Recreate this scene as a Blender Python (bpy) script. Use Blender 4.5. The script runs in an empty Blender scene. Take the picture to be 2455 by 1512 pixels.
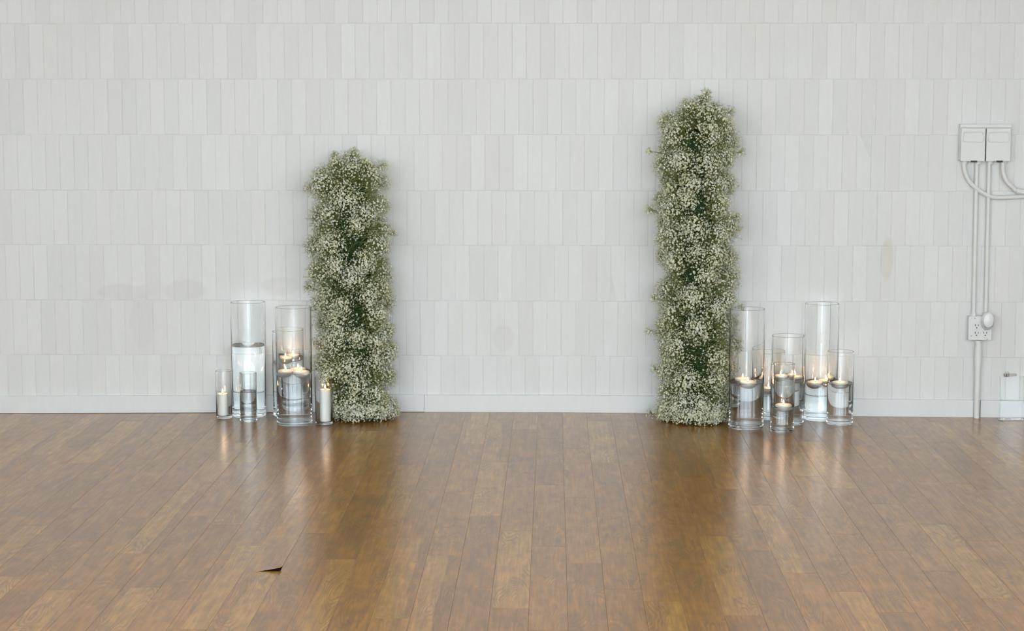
import bpy, bmesh, math, random
import numpy as np
from mathutils import Vector, Matrix

SC = bpy.context.scene
COL = SC.collection
random.seed(7)
RNG = np.random.default_rng(11)

# ------------------------------------------------------------------ camera
FPX, PW, PH = 4700.0, 2455.0, 1512.0
YAW, PITCH = math.atan(99 / 4732.0), math.atan(538 / FPX)
CAM = Vector((0.0, -8.2, 1.349))
FWD = Vector((-math.sin(YAW) * math.cos(PITCH), math.cos(YAW) * math.cos(PITCH), -math.sin(PITCH)))
RGT = Vector((math.cos(YAW), math.sin(YAW), 0))
UPV = RGT.cross(FWD)
cd = bpy.data.cameras.new('camera')
cd.sensor_width = 36.0
cd.lens = FPX * 36.0 / PW
cd.clip_start = 0.05
cam = bpy.data.objects.new('camera', cd)
COL.objects.link(cam)
cam.matrix_world = Matrix(((RGT.x, UPV.x, -FWD.x, CAM.x), (RGT.y, UPV.y, -FWD.y, CAM.y),
                           (RGT.z, UPV.z, -FWD.z, CAM.z), (0, 0, 0, 1)))
SC.camera = cam

# ------------------------------------------------------------------ world, daylight, exposure
wd = bpy.data.worlds.new('overcast_sky')
SC.world = wd
wd.use_nodes = True
bg = wd.node_tree.nodes['Background']
bg.inputs['Color'].default_value = (0.75, 0.895, 1.0, 1)
bg.inputs["Strength"].default_value = 7.6
DOOR_X0, DOOR_X1, DOOR_H, REAR_Y = -1.15, 0.95, 2.75, -9.6
REAR_WIN = ((-3.7, -1.3), (1.1, 3.5))          # unseen windows added beside the door to shape the daylight
REAR_SILL = 1.0
ld = bpy.data.lights.new('doorway_daylight', 'AREA')
ld.shape = 'RECTANGLE'
ld.size, ld.size_y = DOOR_X1 - DOOR_X0, DOOR_H
ld.cycles.is_portal = True
lo = bpy.data.objects.new('doorway_daylight', ld)
COL.objects.link(lo)
lo.location = ((DOOR_X0 + DOOR_X1) / 2, REAR_Y - 0.08, DOOR_H / 2)
lo.rotation_euler = (math.radians(90), 0, 0)      # faces +Y, into the room
WIN_Y0, WIN_Y1, WIN_Z0, WIN_Z1 = -8.9, -6.7, 0.9, 2.5  # unseen side windows, added to spread the daylight wider
RX0, RX1, CEIL = -3.9, 3.7, 3.3
for sx, xw in ((1, RX0 - .1), (-1, RX1 + .1)):
    wl = bpy.data.lights.new('window_daylight', 'AREA')
    wl.shape = 'RECTANGLE'
    wl.size, wl.size_y = WIN_Z1 - WIN_Z0, WIN_Y1 - WIN_Y0
    wl.cycles.is_portal = True
    wo = bpy.data.objects.new('window_daylight', wl)
    COL.objects.link(wo)
    wo.location = (xw, (WIN_Y0 + WIN_Y1) / 2, (WIN_Z0 + WIN_Z1) / 2)
    wo.rotation_euler = (0, math.radians(-90 * sx), 0)      # faces into the room
for xa, xb in REAR_WIN:
    wl = bpy.data.lights.new('rear_window_daylight', 'AREA')
    wl.shape = 'RECTANGLE'
    wl.size, wl.size_y = xb - xa, DOOR_H - REAR_SILL
    wl.cycles.is_portal = True
    wo = bpy.data.objects.new('rear_window_daylight', wl)
    COL.objects.link(wo)
    wo.location = ((xa + xb) / 2, REAR_Y - .08, (DOOR_H + REAR_SILL) / 2)
    wo.rotation_euler = (math.radians(90), 0, 0)
vs = SC.view_settings
vs.view_transform = 'Standard'
vs.look = 'None'
vs.exposure = 0.79
vs.gamma = 1.0
vs.use_curve_mapping = False
cy = SC.cycles
cy.max_bounces = 20
cy.diffuse_bounces = 3
cy.glossy_bounces = 4
cy.transmission_bounces = 20
cy.transparent_max_bounces = 16
cy.sample_clamp_indirect = 40.0
cy.use_adaptive_sampling = True
cy.adaptive_threshold = 0.08
cy.caustics_refractive = True
cy.caustics_reflective = False
cy.blur_glossy = 0.27
cy.use_denoising = True

# ------------------------------------------------------------------ measuring helpers (photo pixel -> place in the room)
def ray(x, y):
    return FWD + RGT * ((x - PW / 2) / FPX) + UPV * ((PH / 2 - y) / FPX)
def on_plane(x, y, Y=0.0):
    d = ray(x, y)
    return CAM + d * ((Y - CAM.y) / d.y)
def on_floor(x, y, Z=0.0):
    d = ray(x, y)
    return CAM + d * ((Z - CAM.z) / d.z)
def project(P):
    v = Vector(P) - CAM
    z = v.dot(FWD)
    return PW / 2 + FPX * v.dot(RGT) / z, PH / 2 - FPX * v.dot(UPV) / z
GX = [-4.2, -2.35, -1.46, -0.63, 0.0, 0.4, 0.85, 1.26, 1.99, 4.2]
GZ = [-0.018, -0.0134, -0.0068, -0.0008, 0.0, -0.0018, -0.0075, -0.0122, -0.0165, -0.0190]
def sag(x):                       # the old floor lies a little lower towards both sides
    return float(np.interp(x, GX, GZ))

# ------------------------------------------------------------------ object helpers
def tag(o, label=None, cat=None, group=None, kind=None):
    if label: o['label'] = label
    if cat: o['category'] = cat
    if group: o['group'] = group
    if kind: o['kind'] = kind
    return o
def empty(name, loc=(0, 0, 0), rot=(0, 0, 0)):
    o = bpy.data.objects.new(name, None)
    o.empty_display_size = 0.05
    COL.objects.link(o)
    o.location = loc
    o.rotation_euler = rot
    return o
def link(name, me, mat=None, parent=None, loc=None):
    o = bpy.data.objects.new(name, me)
    COL.objects.link(o)
    if mat is not None and len(me.materials) == 0:
        me.materials.append(mat)
    if parent is not None: o.parent = parent
    if loc is not None: o.location = loc
    return o
def from_bm(name, bm, mat, parent=None, smooth=False, loc=None):
    bmesh.ops.recalc_face_normals(bm, faces=bm.faces)
    me = bpy.data.meshes.new(name)
    bm.to_mesh(me)
    bm.free()
    if smooth:
        for p in me.polygons: p.use_smooth = True
        me.set_sharp_from_angle(angle=math.radians(28))
    return link(name, me, mat, parent, loc)
def bm_box(x0, x1, y0, y1, z0, z1, bev=0.0, bm=None, seg=1):
    own = bmesh.new()
    v = [own.verts.new((x, y, z)) for x in (x0, x1) for y in (y0, y1) for z in (z0, z1)]
    for f in ((0, 1, 3, 2), (4, 6, 7, 5), (0, 4, 5, 1), (2, 3, 7, 6), (0, 2, 6, 4), (1, 5, 7, 3)):
        own.faces.new([v[i] for i in f])
    bmesh.ops.recalc_face_normals(own, faces=own.faces)
    if bev:
        bmesh.ops.bevel(own, geom=own.edges[:], offset=bev, segments=seg, affect='EDGES', profile=0.6)
    if bm is None: return own
    me = bpy.data.meshes.new('t')
    own.to_mesh(me); own.free()
    bm.from_mesh(me)
    bpy.data.meshes.remove(me)
    return bm
def bm_lathe(profile, seg=48, bm=None, centre=(0, 0, 0)):
    """profile: list of (r, z); r == 0 closes at the axis; a closed loop when first == last."""
    bm = bm or bmesh.new()
    cx, cy_, cz = centre
    rings = []
    closed = profile[0] == profile[-1]
    pts = profile[:-1] if closed else profile
    for r, z in pts:
        if r < 1e-7:
            rings.append([bm.verts.new((cx, cy_, cz + z))])
        else:
            rings.append([bm.verts.new((cx + r * math.cos(2 * math.pi * i / seg), cy_ + r * math.sin(2 * math.pi * i / seg), cz + z)) for i in range(seg)])
    pairs = list(zip(rings, rings[1:])) + ([(rings[-1], rings[0])] if closed else [])
    for a, b in pairs:
        for i in range(seg):
            j = (i + 1) % seg
            if len(a) == 1 and len(b) == 1: continue
            if len(a) == 1: bm.faces.new((a[0], b[j], b[i]))
            elif len(b) == 1: bm.faces.new((a[i], a[j], b[0]))
            else: bm.faces.new((a[i], a[j], b[j], b[i]))
    return bm
def bm_tube(path, r, seg=12, bm=None, cap=True, r1=None):
    bm = bm or bmesh.new()
    path = [Vector(p) for p in path]
    n = len(path)
    prev = None
    rings = []
    for i, p in enumerate(path):
        t = (path[min(i + 1, n - 1)] - path[max(i - 1, 0)]).normalized()
        if prev is None:
            u = t.orthogonal().normalized()
        else:
            u = (prev - t * prev.dot(t)).normalized()
        prev = u
        w = t.cross(u)
        rr = r if r1 is None else r + (r1 - r) * i / max(1, n - 1)
        rings.append([bm.verts.new(p + (u * math.cos(2 * math.pi * k / seg) + w * math.sin(2 * math.pi * k / seg)) * rr) for k in range(seg)])
    for a, b in zip(rings, rings[1:]):
        for k in range(seg):
            j = (k + 1) % seg
            bm.faces.new((a[k], a[j], b[j], b[k]))
    if cap:
        bm.faces.new(rings[0][::-1])
        bm.faces.new(rings[-1])
    return bm
def smooth_path(pts, n=8):
    P = [Vector(p) for p in pts]
    out = []
    for i in range(len(P) - 1):
        p0, p1, p2, p3 = P[max(i - 1, 0)], P[i], P[i + 1], P[min(i + 2, len(P) - 1)]
        for k in range(n):
            t = k / n
            out.append(0.5 * ((2 * p1) + (p2 - p0) * t + (2 * p0 - 5 * p1 + 4 * p2 - p3) * t * t + (3 * p1 - p0 - 3 * p2 + p3) * t ** 3))
    out.append(P[-1])
    return out

# ------------------------------------------------------------------ material helpers
class NT:
    def __init__(self, name):
        self.m = bpy.data.materials.new(name)
        self.m.use_nodes = True
        self.t = self.m.node_tree
        self.bsdf = self.t.nodes['Principled BSDF']
        self.out = self.t.nodes['Material Output']
    def n(self, typ, **kw):
        nd = self.t.nodes.new(typ)
        for k, v in kw.items(): setattr(nd, k, v)
        return nd
    def l(self, a, b): self.t.links.new(a, b)
    def math(self, op, a, b=None, c=None, clamp=False):
        nd = self.n('ShaderNodeMath', operation=op, use_clamp=clamp)
        for i, v in enumerate((a, b, c)):
            if v is None: continue
            if isinstance(v, (int, float)): nd.inputs[i].default_value = v
            else: self.l(v, nd.inputs[i])
        return nd.outputs[0]
    def vmath(self, op, a, b=None):
        nd = self.n('ShaderNodeVectorMath', operation=op)
        for i, v in enumerate((a, b)):
            if v is None: continue
            if isinstance(v, (tuple, list)): nd.inputs[i].default_value = v
            else: self.l(v, nd.inputs[i])
        return nd.outputs['Value'] if op in ('LENGTH', 'DISTANCE', 'DOT_PRODUCT') else nd.outputs[0]
    def comb(self, x, y, z):
        nd = self.n('ShaderNodeCombineXYZ')
        for i, v in enumerate((x, y, z)):
            if isinstance(v, (int, float)): nd.inputs[i].default_value = v
            else: self.l(v, nd.inputs[i])
        return nd.outputs[0]
    def noise(self, vec, scale=1.0, detail=2.0, rough=0.5, dist=0.0):
        nd = self.n('ShaderNodeTexNoise')
        self.l(vec, nd.inputs['Vector'])
        nd.inputs['Scale'].default_value = scale
        nd.inputs['Detail'].default_value = detail
        nd.inputs['Roughness'].default_value = rough
        nd.inputs['Distortion'].default_value = dist
        return nd.outputs['Fac']
    def mapr(self, v, a, b, c=0.0, d=1.0, smooth=False):
        nd = self.n('ShaderNodeMapRange', interpolation_type='SMOOTHSTEP' if smooth else 'LINEAR')
        self.l(v, nd.inputs[0])
        for i, x in enumerate((a, b, c, d)): nd.inputs[i + 1].default_value = x
        return nd.outputs[0]
    def mix(self, fac, a, b, blend='MIX'):
        nd = self.n('ShaderNodeMix', data_type='RGBA', blend_type=blend)
        nd.inputs[0].default_value = fac if isinstance(fac, (int, float)) else 0.5
        if not isinstance(fac, (int, float)): self.l(fac, nd.inputs[0])
        for i, v in ((6, a), (7, b)):
            if isinstance(v, (tuple, list)): nd.inputs[i].default_value = (*v[:3], 1)
            else: self.l(v, nd.inputs[i])
        return nd.outputs[2]
    def grey(self, v):
        nd = self.n('ShaderNodeCombineColor')
        for i in range(3): self.l(v, nd.inputs[i])
        return nd.outputs[0]
    def rnd(self):
        """one random number per object and per loose island"""
        a = self.n('ShaderNodeObjectInfo').outputs['Random']
        b = self.n('ShaderNodeNewGeometry').outputs['Random Per Island']
        return self.math('FRACT', self.math('ADD', self.math('MULTIPLY', a, 7.31), self.math('MULTIPLY', b, 5.77)))
    def set(self, **kw):
        for k, v in kw.items():
            i = self.bsdf.inputs[k.replace('_', ' ')]
            if isinstance(v, (int, float)): i.default_value = v
            elif isinstance(v, (tuple, list)): i.default_value = (*v, 1) if len(v) == 3 and i.type == 'RGBA' else v
            else: self.l(v, i)
        return self
    def bump(self, h, strength=0.2, dist=0.001):
        nd = self.n('ShaderNodeBump')
        nd.inputs['Strength'].default_value = strength
        nd.inputs['Distance'].default_value = dist
        self.l(h, nd.inputs['Height'])
        self.l(nd.outputs[0], self.bsdf.inputs['Normal'])
def plain(name, col, rough=0.5, spec=0.5, metal=0.0, var=0.0, scale=20.0, **kw):
    t = NT(name)
    pos = t.n('ShaderNodeTexCoord').outputs['Object']
    nz = t.noise(pos, scale, 3.0)
    c = t.mix(1.0, col, t.grey(t.mapr(nz, 0.25, 0.75, 1.0 - var, 1.0 + var)), 'MULTIPLY') if var else col
    t.set(Base_Color=c, Roughness=rough, Metallic=metal, **kw)
    t.bsdf.inputs['Specular IOR Level'].default_value = spec
    return t.m

# painted brick wall: per-brick tint, patched paint with beige and grey touch-ups
def wall_material(name, col, per_tile):
    t = NT(name)
    pos = t.n('ShaderNodeNewGeometry').outputs['Position']
    big = t.noise(pos, 1.6, 3.0)
    fine = t.noise(t.vmath('MULTIPLY', pos, (60.0, 60.0, 14.0)), 1.0, 3.0)
    c = t.mix(t.mapr(big, 0.35, 0.68), col, tuple(x * y for x, y in zip(col, (0.985, 0.975, 0.955))))
    if per_tile:
        r = t.rnd()
        c = t.mix(1.0, c, t.grey(t.mapr(r, 0, 1, 0.955, 1.02)), 'MULTIPLY')
        r2 = t.math('FRACT', t.math('MULTIPLY', r, 13.7))
        c = t.mix(t.mapr(r2, 0.80, 1.0, 0.0, 0.35), c, tuple(x * y for x, y in zip(col, (0.98, 0.935, 0.89))))
    c = t.mix(1.0, c, t.grey(t.mapr(fine, 0.3, 0.7, 0.985, 1.012)), 'MULTIPLY')
    wob = t.math('MULTIPLY', t.math('SUBTRACT', t.noise(pos, 9.0, 3.0), 0.5), 0.9)
    for (px, py, rx, rz, amt, tint) in ((2126, 625, .026, .085, .55, (.86, .82, .76)), (300, 700, .11, .035, .45, (.87, .865, .84)),
                                        (440, 695, .10, .045, .40, (.88, .86, .84)), (672, 685, .085, .04, .40, (.89, .85, .82)),
                                        (1207, 812, .045, .06, .40, (.90, .86, .81)), (340, 770, .05, .12, .30, (.88, .87, .85))):
        w = on_plane(px, py)
        d = t.vmath('MULTIPLY', t.vmath('SUBTRACT', pos, tuple(w)), (1 / rx, 0.0, 1 / rz))
        dd = t.math('ADD', t.vmath('LENGTH', d), wob)
        c = t.mix(t.mapr(dd, 0.8, 1.15, amt, 0.0, True), c, t.mix(1.0, c, tint, 'MULTIPLY'))
    t.set(Base_Color=c, Roughness=0.62)
    t.bsdf.inputs['Specular IOR Level'].default_value = 0.35
    t.bump(t.noise(t.vmath('MULTIPLY', pos, (1.0, 1.0, 0.5)), 90.0, 4.0), 0.16, 0.002)
    return t.m
PAINT = (0.80, 0.785, 0.765)
M_TILE = wall_material('white_painted_tile', PAINT, True)
M_GROUT = plain('painted_grout', (0.75, 0.735, 0.70), 0.8, 0.2, var=0.05, scale=30)
M_BASEB = wall_material('white_painted_board', (0.80, 0.80, 0.79), False)
M_PLASTER = plain('cream_plaster', (0.88, 0.845, 0.79), 0.8, 0.2, var=0.02, scale=3)
M_CONDUIT = plain('painted_conduit', (0.78, 0.765, 0.735), 0.45, 0.4, var=0.03, scale=15)
M_BOX = plain('painted_metal_box', (0.77, 0.76, 0.735), 0.45, 0.4, var=0.02, scale=25)
M_PLASTIC = plain('white_plastic', (0.84, 0.84, 0.83), 0.3, 0.5)
M_DARKSLOT = plain('dark_slot', (0.05, 0.055, 0.045), 0.6, 0.3)
M_GREYPL = plain('grey_plastic', (0.50, 0.52, 0.52), 0.4, 0.5)
M_STEEL = plain('dull_steel', (0.36, 0.34, 0.29), 0.35, 0.5, 0.8, var=0.15, scale=80)
M_SUB = plain('dark_subfloor', (0.05, 0.035, 0.025), 0.9, 0.1)
M_FRAME = plain('dark_door_frame', (0.05, 0.05, 0.05), 0.4, 0.5)
M_TERR = plain('pale_concrete', (0.42, 0.42, 0.40), 0.8, 0.2, var=0.08, scale=2)

def wood_material():
    t = NT('printed_vinyl_wood')
    uv = t.n('ShaderNodeUVMap', uv_map='plank').outputs[0]
    r = t.rnd()
    wn = t.n('ShaderNodeTexWhiteNoise', noise_dimensions='1D')
    t.l(t.math('MULTIPLY', r, 911.0), wn.inputs['W'])
    rv = wn.outputs['Color']
    sp = t.n('ShaderNodeSeparateXYZ'); t.l(rv, sp.inputs[0])
    ra, rb, rc = sp.outputs
    P = t.vmath('ADD', uv, t.vmath('MULTIPLY', rv, (17.0, 43.0, 0.0)))
    su = t.n('ShaderNodeSeparateXYZ'); t.l(uv, su.inputs[0])
    u = su.outputs[0]                                   # 0 .. 0.1016 across
    v = su.outputs[1]                                   # 0 .. 0.914 along
    # long tone drift inside one plank + plank tone
    drift = t.noise(t.vmath('MULTIPLY', P, (16.0, 3.2, 1.0)), 1.0, 3.0)
    tone = t.math('ADD', t.math('MULTIPLY', t.math('SUBTRACT', drift, 0.5), 1.0), t.mapr(ra, 0, 1, 0.28, 0.72))
    ramp = t.n('ShaderNodeValToRGB')
    t.l(tone, ramp.inputs[0])
    e = ramp.color_ramp.elements
    e[0].position, e[0].color = 0.12, (0.315, 0.125, 0.013, 1)
    e[1].position, e[1].color = 0.92, (0.50, 0.222, 0.026, 1)
    m = ramp.color_ramp.elements.new(0.5); m.color = (0.415, 0.172, 0.015, 1)
    c = ramp.outputs[0]
    # pale sapwood strip printed along one side of some planks
    pale = t.n('ShaderNodeAttribute', attribute_type='OBJECT', attribute_name='pale').outputs['Fac']
    edge = t.math('ADD', t.math('MULTIPLY', t.math('SUBTRACT', t.noise(t.vmath('MULTIPLY', P, (2.0, 2.2, 1.0)), 1.0, 2.0), 0.5), 0.045), t.mapr(rb, 0, 1, 0.004, 0.045))
    side = t.mapr(t.math('SUBTRACT', u, edge), -0.002, 0.002)
    ends = t.math('MULTIPLY', t.mapr(v, 0.0, 0.01), t.mapr(v, 0.914, 0.90))
    c = t.mix(t.math('MULTIPLY', t.math('MULTIPLY', side, pale, clamp=True), 0.66), c, t.mix(drift, (0.60, 0.305, 0.050), (0.53, 0.260, 0.040)))
    # straight fine grain
    gr = t.noise(t.vmath('MULTIPLY', P, (150.0, 5.0, 1.0)), 1.0, 3.0, 0.5)
    c = t.mix(1.0, c, t.grey(t.mapr(gr, 0.3, 0.72, 0.78, 1.16)), 'MULTIPLY')
    g2 = t.noise(t.vmath('MULTIPLY', P, (60.0, 6.0, 1.0)), 1.0, 3.0, 0.55)
    c = t.mix(1.0, c, t.grey(t.mapr(g2, 0.3, 0.72, 0.78, 1.20)), 'MULTIPLY')
    mot = t.noise(t.vmath('MULTIPLY', P, (30.0, 14.0, 1.0)), 1.0, 3.0, 0.55)
    c = t.mix(1.0, c, t.grey(t.mapr(mot, 0.3, 0.7, 0.84, 1.14)), 'MULTIPLY')
    # cathedral figure: contour lines of a stretched field
    fld = t.noise(t.vmath('MULTIPLY', P, (13.0, 2.1, 1.0)), 1.0, 1.5, 0.45, 0.15)
    ln = t.math('ABSOLUTE', t.math('SUBTRACT', t.math('FRACT', t.math('MULTIPLY', fld, 24.0)), 0.5))
    gate = t.mapr(t.noise(t.vmath('MULTIPLY', P, (10.0, 2.6, 1.0)), 1.0, 2.0), 0.46, 0.60, 0.0, 1.0, True)
    lines = t.math('MULTIPLY', t.mapr(ln, 0.05, 0.30, 1.0, 0.0), gate)
    c = t.mix(t.math('MULTIPLY', lines, 0.48), c, (0.17, 0.075, 0.022))
    # dark cracks running with the grain beside the sapwood
    cr = t.math('ABSOLUTE', t.math('SUBTRACT', u, t.math('SUBTRACT', edge, 0.004)))
    crk = t.math('MULTIPLY', t.mapr(cr, 0.0006, 0.0022, 1.0, 0.0), t.mapr(t.noise(t.vmath('MULTIPLY', P, (4.0, 9.0, 1.0)), 1.0, 2.0), 0.5, 0.6))
    c = t.mix(t.math('MULTIPLY', crk, 0.55), c, (0.14, 0.068, 0.030))
    # knots and short dark dashes
    vo = t.n('ShaderNodeTexVoronoi')
    t.l(t.vmath('MULTIPLY', P, (9.0, 5.6, 1.0)), vo.inputs['Vector']); vo.inputs['Scale'].default_value = 1.0
    kn = t.math('MULTIPLY', t.mapr(vo.outputs['Distance'], 0.03, 0.085, 1.0, 0.0, True), t.mapr(t.noise(P, 2.7, 1.0), 0.50, 0.56))
    c = t.mix(t.math('MULTIPLY', kn, 0.6), c, (0.15, 0.072, 0.030))
    # cross-grain saw marks
    saw = t.noise(t.vmath('MULTIPLY', P, (9.0, 45.0, 1.0)), 1.0, 2.0)
    c = t.mix(t.math('MULTIPLY', t.mapr(saw, 0.66, 0.8), 0.10), c, (0.16, 0.085, 0.05))
    rough = t.math('ADD', t.mapr(gr, 0.3, 0.7, 0.28, 0.30), t.mapr(rc, 0, 1, 0.0, 0.02))
    t.set(Base_Color=c, Roughness=rough)
    t.bsdf.inputs['Specular IOR Level'].default_value = 0.45
    t.set(Coat_Weight=0.46, Coat_Roughness=0.19, Coat_IOR=1.5)
    return t.m
M_WOOD = wood_material()

def glass_material(name, tint, ior):
    t = NT(name)
    t.set(Base_Color=tint, Roughness=0.0, IOR=ior)
    t.bsdf.inputs['Transmission Weight'].default_value = 1.0
    return t.m
M_GLASS = glass_material('clear_glass', (0.994, 0.999, 0.996), 1.37)
M_WATER = glass_material('water', (0.998, 1.0, 1.0), 1.33)
M_ACRYL = glass_material('clear_acrylic', (0.965, 0.97, 0.97), 1.25)
def wax_material():
    t = NT('cream_wax')
    t.set(Base_Color=(0.90, 0.87, 0.81), Roughness=0.45)
    t.bsdf.inputs['Subsurface Weight'].default_value = 0.3
    t.bsdf.inputs['Subsurface Radius'].default_value = (0.02, 0.011, 0.006)
    t.bsdf.inputs['Subsurface Scale'].default_value = 0.6
    return t.m
M_WAX = wax_material()
M_WICK = plain('burnt_wick', (0.02, 0.018, 0.015), 0.9, 0.1)
def flame_material():
    t = NT('candle_flame')
    z = t.n('ShaderNodeTexCoord').outputs['Object']
    sp = t.n('ShaderNodeSeparateXYZ'); t.l(z, sp.inputs[0])
    c = t.mix(t.mapr(sp.outputs[2], 0.0, 0.02), (1.0, 0.48, 0.16), (1.0, 0.80, 0.50))
    em = t.n('ShaderNodeEmission')
    t.l(c, em.inputs['Color']); em.inputs['Strength'].default_value = 34.0
    t.l(em.outputs[0], t.out.inputs['Surface'])
    return t.m
M_FLAME = flame_material()

def petal_material():
    t = NT('gypsophila_petal')
    g = t.n('ShaderNodeNewGeometry')
    r = g.outputs['Random Per Island']
    pos = g.outputs['Position']
    patch = t.noise(pos, 11.0, 2.0)
    k = t.math('ADD', t.math('MULTIPLY', r, 0.75), t.mapr(patch, 0.3, 0.7, -0.25, 0.45), clamp=True)
    c = t.mix(k, (0.97, 0.97, 0.88), (0.84, 0.82, 0.54))
    r2 = t.math('FRACT', t.math('MULTIPLY', r, 29.0))
    c = t.mix(t.mapr(r2, 0.93, 0.97, 0.0, 0.6), c, (0.78, 0.60, 0.46))
    t.set(Base_Color=c, Roughness=0.7)
    tr = t.n('ShaderNodeBsdfTranslucent'); t.l(c, tr.inputs['Color'])
    mx = t.n('ShaderNodeMixShader'); mx.inputs[0].default_value = 0.36
    t.l(t.bsdf.outputs[0], mx.inputs[1]); t.l(tr.outputs[0], mx.inputs[2]); t.l(mx.outputs[0], t.out.inputs['Surface'])
    t.bsdf.inputs['Specular IOR Level'].default_value = 0.2
    return t.m
M_PETAL = petal_material()
def green_material(name, a, b):
    t = NT(name)
    r = t.n('ShaderNodeNewGeometry').outputs['Random Per Island']
    t.set(Base_Color=t.mix(r, a, b), Roughness=0.65)
    t.bsdf.inputs['Specular IOR Level'].default_value = 0.25
    return t.m
M_STEM = green_material('gypsophila_stem', (0.13, 0.17, 0.045), (0.46, 0.46, 0.15))
M_CORE = plain('soaked_floral_foam', (0.020, 0.040, 0.016), 0.9, 0.1, var=0.4, scale=40)  # inner foliage, coloured nearly black for the shade between sprays

# ------------------------------------------------------------------ the room: walls, ceiling, doorway behind the camera
def slab(name, x0, x1, y0, y1, z0, z1, mat, label, cat, parent=None):
    o = from_bm(name, bm_box(x0, x1, y0, y1, z0, z1), mat, parent)
    return tag(o, label, cat, kind='structure')
wall_back = slab('wall_back', RX0 - .2, RX1 + .2, 0.0013, 0.2, -0.1, CEIL + .1, M_GROUT, 'white painted wall of upright stacked bricks behind the flower columns', 'wall')
def window_wall(name, x0, x1, label, n, xi):
    bm = bm_box(x0, x1, REAR_Y - .2, WIN_Y0, -0.1, CEIL + .1)
    bm_box(x0, x1, WIN_Y1, 0.0013, -0.1, CEIL + .1, bm=bm)
    bm_box(x0, x1, WIN_Y0, WIN_Y1, -0.1, WIN_Z0, bm=bm)
    bm_box(x0, x1, WIN_Y0, WIN_Y1, WIN_Z1, CEIL + .1, bm=bm)
    tag(from_bm(name, bm, M_PLASTER), label, 'wall', kind='structure')
    w = empty('window_%d' % n, (xi, (WIN_Y0 + WIN_Y1) / 2, WIN_Z0)); tag(w, 'wide side window in the %s wall outside the picture' % name[5:], 'window', kind='structure')
    hw, hh = (WIN_Y1 - WIN_Y0) / 2, WIN_Z1 - WIN_Z0
    for (a, b, c, d) in ((-hw, -hw + .05, 0, hh), (hw - .05, hw, 0, hh), (-hw + .05, hw - .05, 0, .05), (-hw + .05, hw - .05, hh - .05, hh), (-.025, .025, .05, hh - .05)):
        from_bm('window_frame', bm_box(-.03, .03, a, b, c, d, .004), M_FRAME, w)
window_wall('wall_left', RX0 - .2, RX0, 'plain white side wall beyond the left picture edge', 1, RX0 - .05)
window_wall('wall_right', RX1, RX1 + .2, 'plain white side wall beyond the right picture edge', 2, RX1 + .05)
slab('ceiling', RX0 - .2, RX1 + .2, REAR_Y - .2, 0.2, CEIL, CEIL + .1, M_PLASTER, 'plain white ceiling above the room', 'ceiling')
(wa, wb), (wc, wd_) = REAR_WIN
bm = bm_box(RX0, wa, REAR_Y - .16, REAR_Y, -0.1, CEIL)
bm_box(wb, DOOR_X0, REAR_Y - .16, REAR_Y, -0.1, CEIL, bm=bm)
bm_box(DOOR_X1, wc, REAR_Y - .16, REAR_Y, -0.1, CEIL, bm=bm)
bm_box(wd_, RX1, REAR_Y - .16, REAR_Y, -0.1, CEIL, bm=bm)
bm_box(wa, wb, REAR_Y - .16, REAR_Y, -0.1, REAR_SILL, bm=bm)
bm_box(wc, wd_, REAR_Y - .16, REAR_Y, -0.1, REAR_SILL, bm=bm)
for xa, xb in ((wa, wb), (DOOR_X0, DOOR_X1), (wc, wd_)):
    bm_box(xa, xb, REAR_Y - .16, REAR_Y, DOOR_H, CEIL, bm=bm)
tag(from_bm('wall_front', bm, M_PLASTER), 'plain white wall with a doorway and windows behind the camera', 'wall', kind='structure')
def opening(name, x0, x1, z0, z1, label, cat, part):
    o = empty(name, ((x0 + x1) / 2, REAR_Y, z0)); tag(o, label, cat, kind='structure')
    w, h = (x1 - x0) / 2, z1 - z0
    for (a, b, c, d) in ((-w, -w + .05, 0, h), (w - .05, w, 0, h), (-w + .05, w - .05, h - .05, h)) + (((-w + .05, w - .05, 0, .05),) if z0 > .1 else ()):
        from_bm(part, bm_box(a, b, -.12, -.05, c, d, .004), M_FRAME, o)
opening('door_1', DOOR_X0, DOOR_X1, 0, DOOR_H, 'wide open doorway with dark frame behind the camera', 'door', 'door_frame')
opening('window_3', wa, wb, REAR_SILL, DOOR_H, 'high window left of the doorway behind the camera', 'window', 'window_frame')
opening('window_4', wc, wd_, REAR_SILL, DOOR_H, 'high window right of the doorway behind the camera', 'window', 'window_frame')
slab('terrace', -14, 14, -30, REAR_Y - .16, -0.15, -0.06, M_TERR, 'pale concrete ground outside the doorway', 'ground')

# ------------------------------------------------------------------ wall tiles
ROWZ = [1.627, 1.398, 1.1675, 0.935, 0.706, 0.4715, 0.238, 0.045]
ROWX = [(-2.2721, .05927), (-2.1847, .05921), (-2.2744, .05921), (-2.3055, .05944), (-2.2790, .0595), (-.5878, .0594), (-.6189, .0595), (-.6503, .0594)]
rows = [(ROWZ[i], ROWZ[i - 1] if i else 1.857, *ROWX[i]) for i in range(8)]
zt = 1.857
k = 0
while zt < CEIL - .02:
    rows.append((zt, min(zt + .231, CEIL), -2.25 + .03 * (k % 2) + .006 * k, .0593)); zt += .231; k += 1
TW, TH, GAP, CH = 0.0593, 0.231, 0.0019, 0.0009
def tile_verts(w, h):
    a, b = w / 2, h / 2
    return [(-a, .009, -b), (a, .009, -b), (a, .009, b), (-a, .009, b),
            (-a, CH, -b), (a, CH, -b), (a, CH, b), (-a, CH, b),
            (-a + CH, 0, -b + CH), (a - CH, 0, -b + CH), (a - CH, 0, b - CH), (-a + CH, 0, b - CH)]
TILE_F = [(8, 9, 10, 11), (4, 5, 9, 8), (5, 6, 10, 9), (6, 7, 11, 10), (7, 4, 8, 11), (0, 1, 5, 4), (1, 2, 6, 5), (2, 3, 7, 6), (3, 0, 4, 7)]
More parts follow.
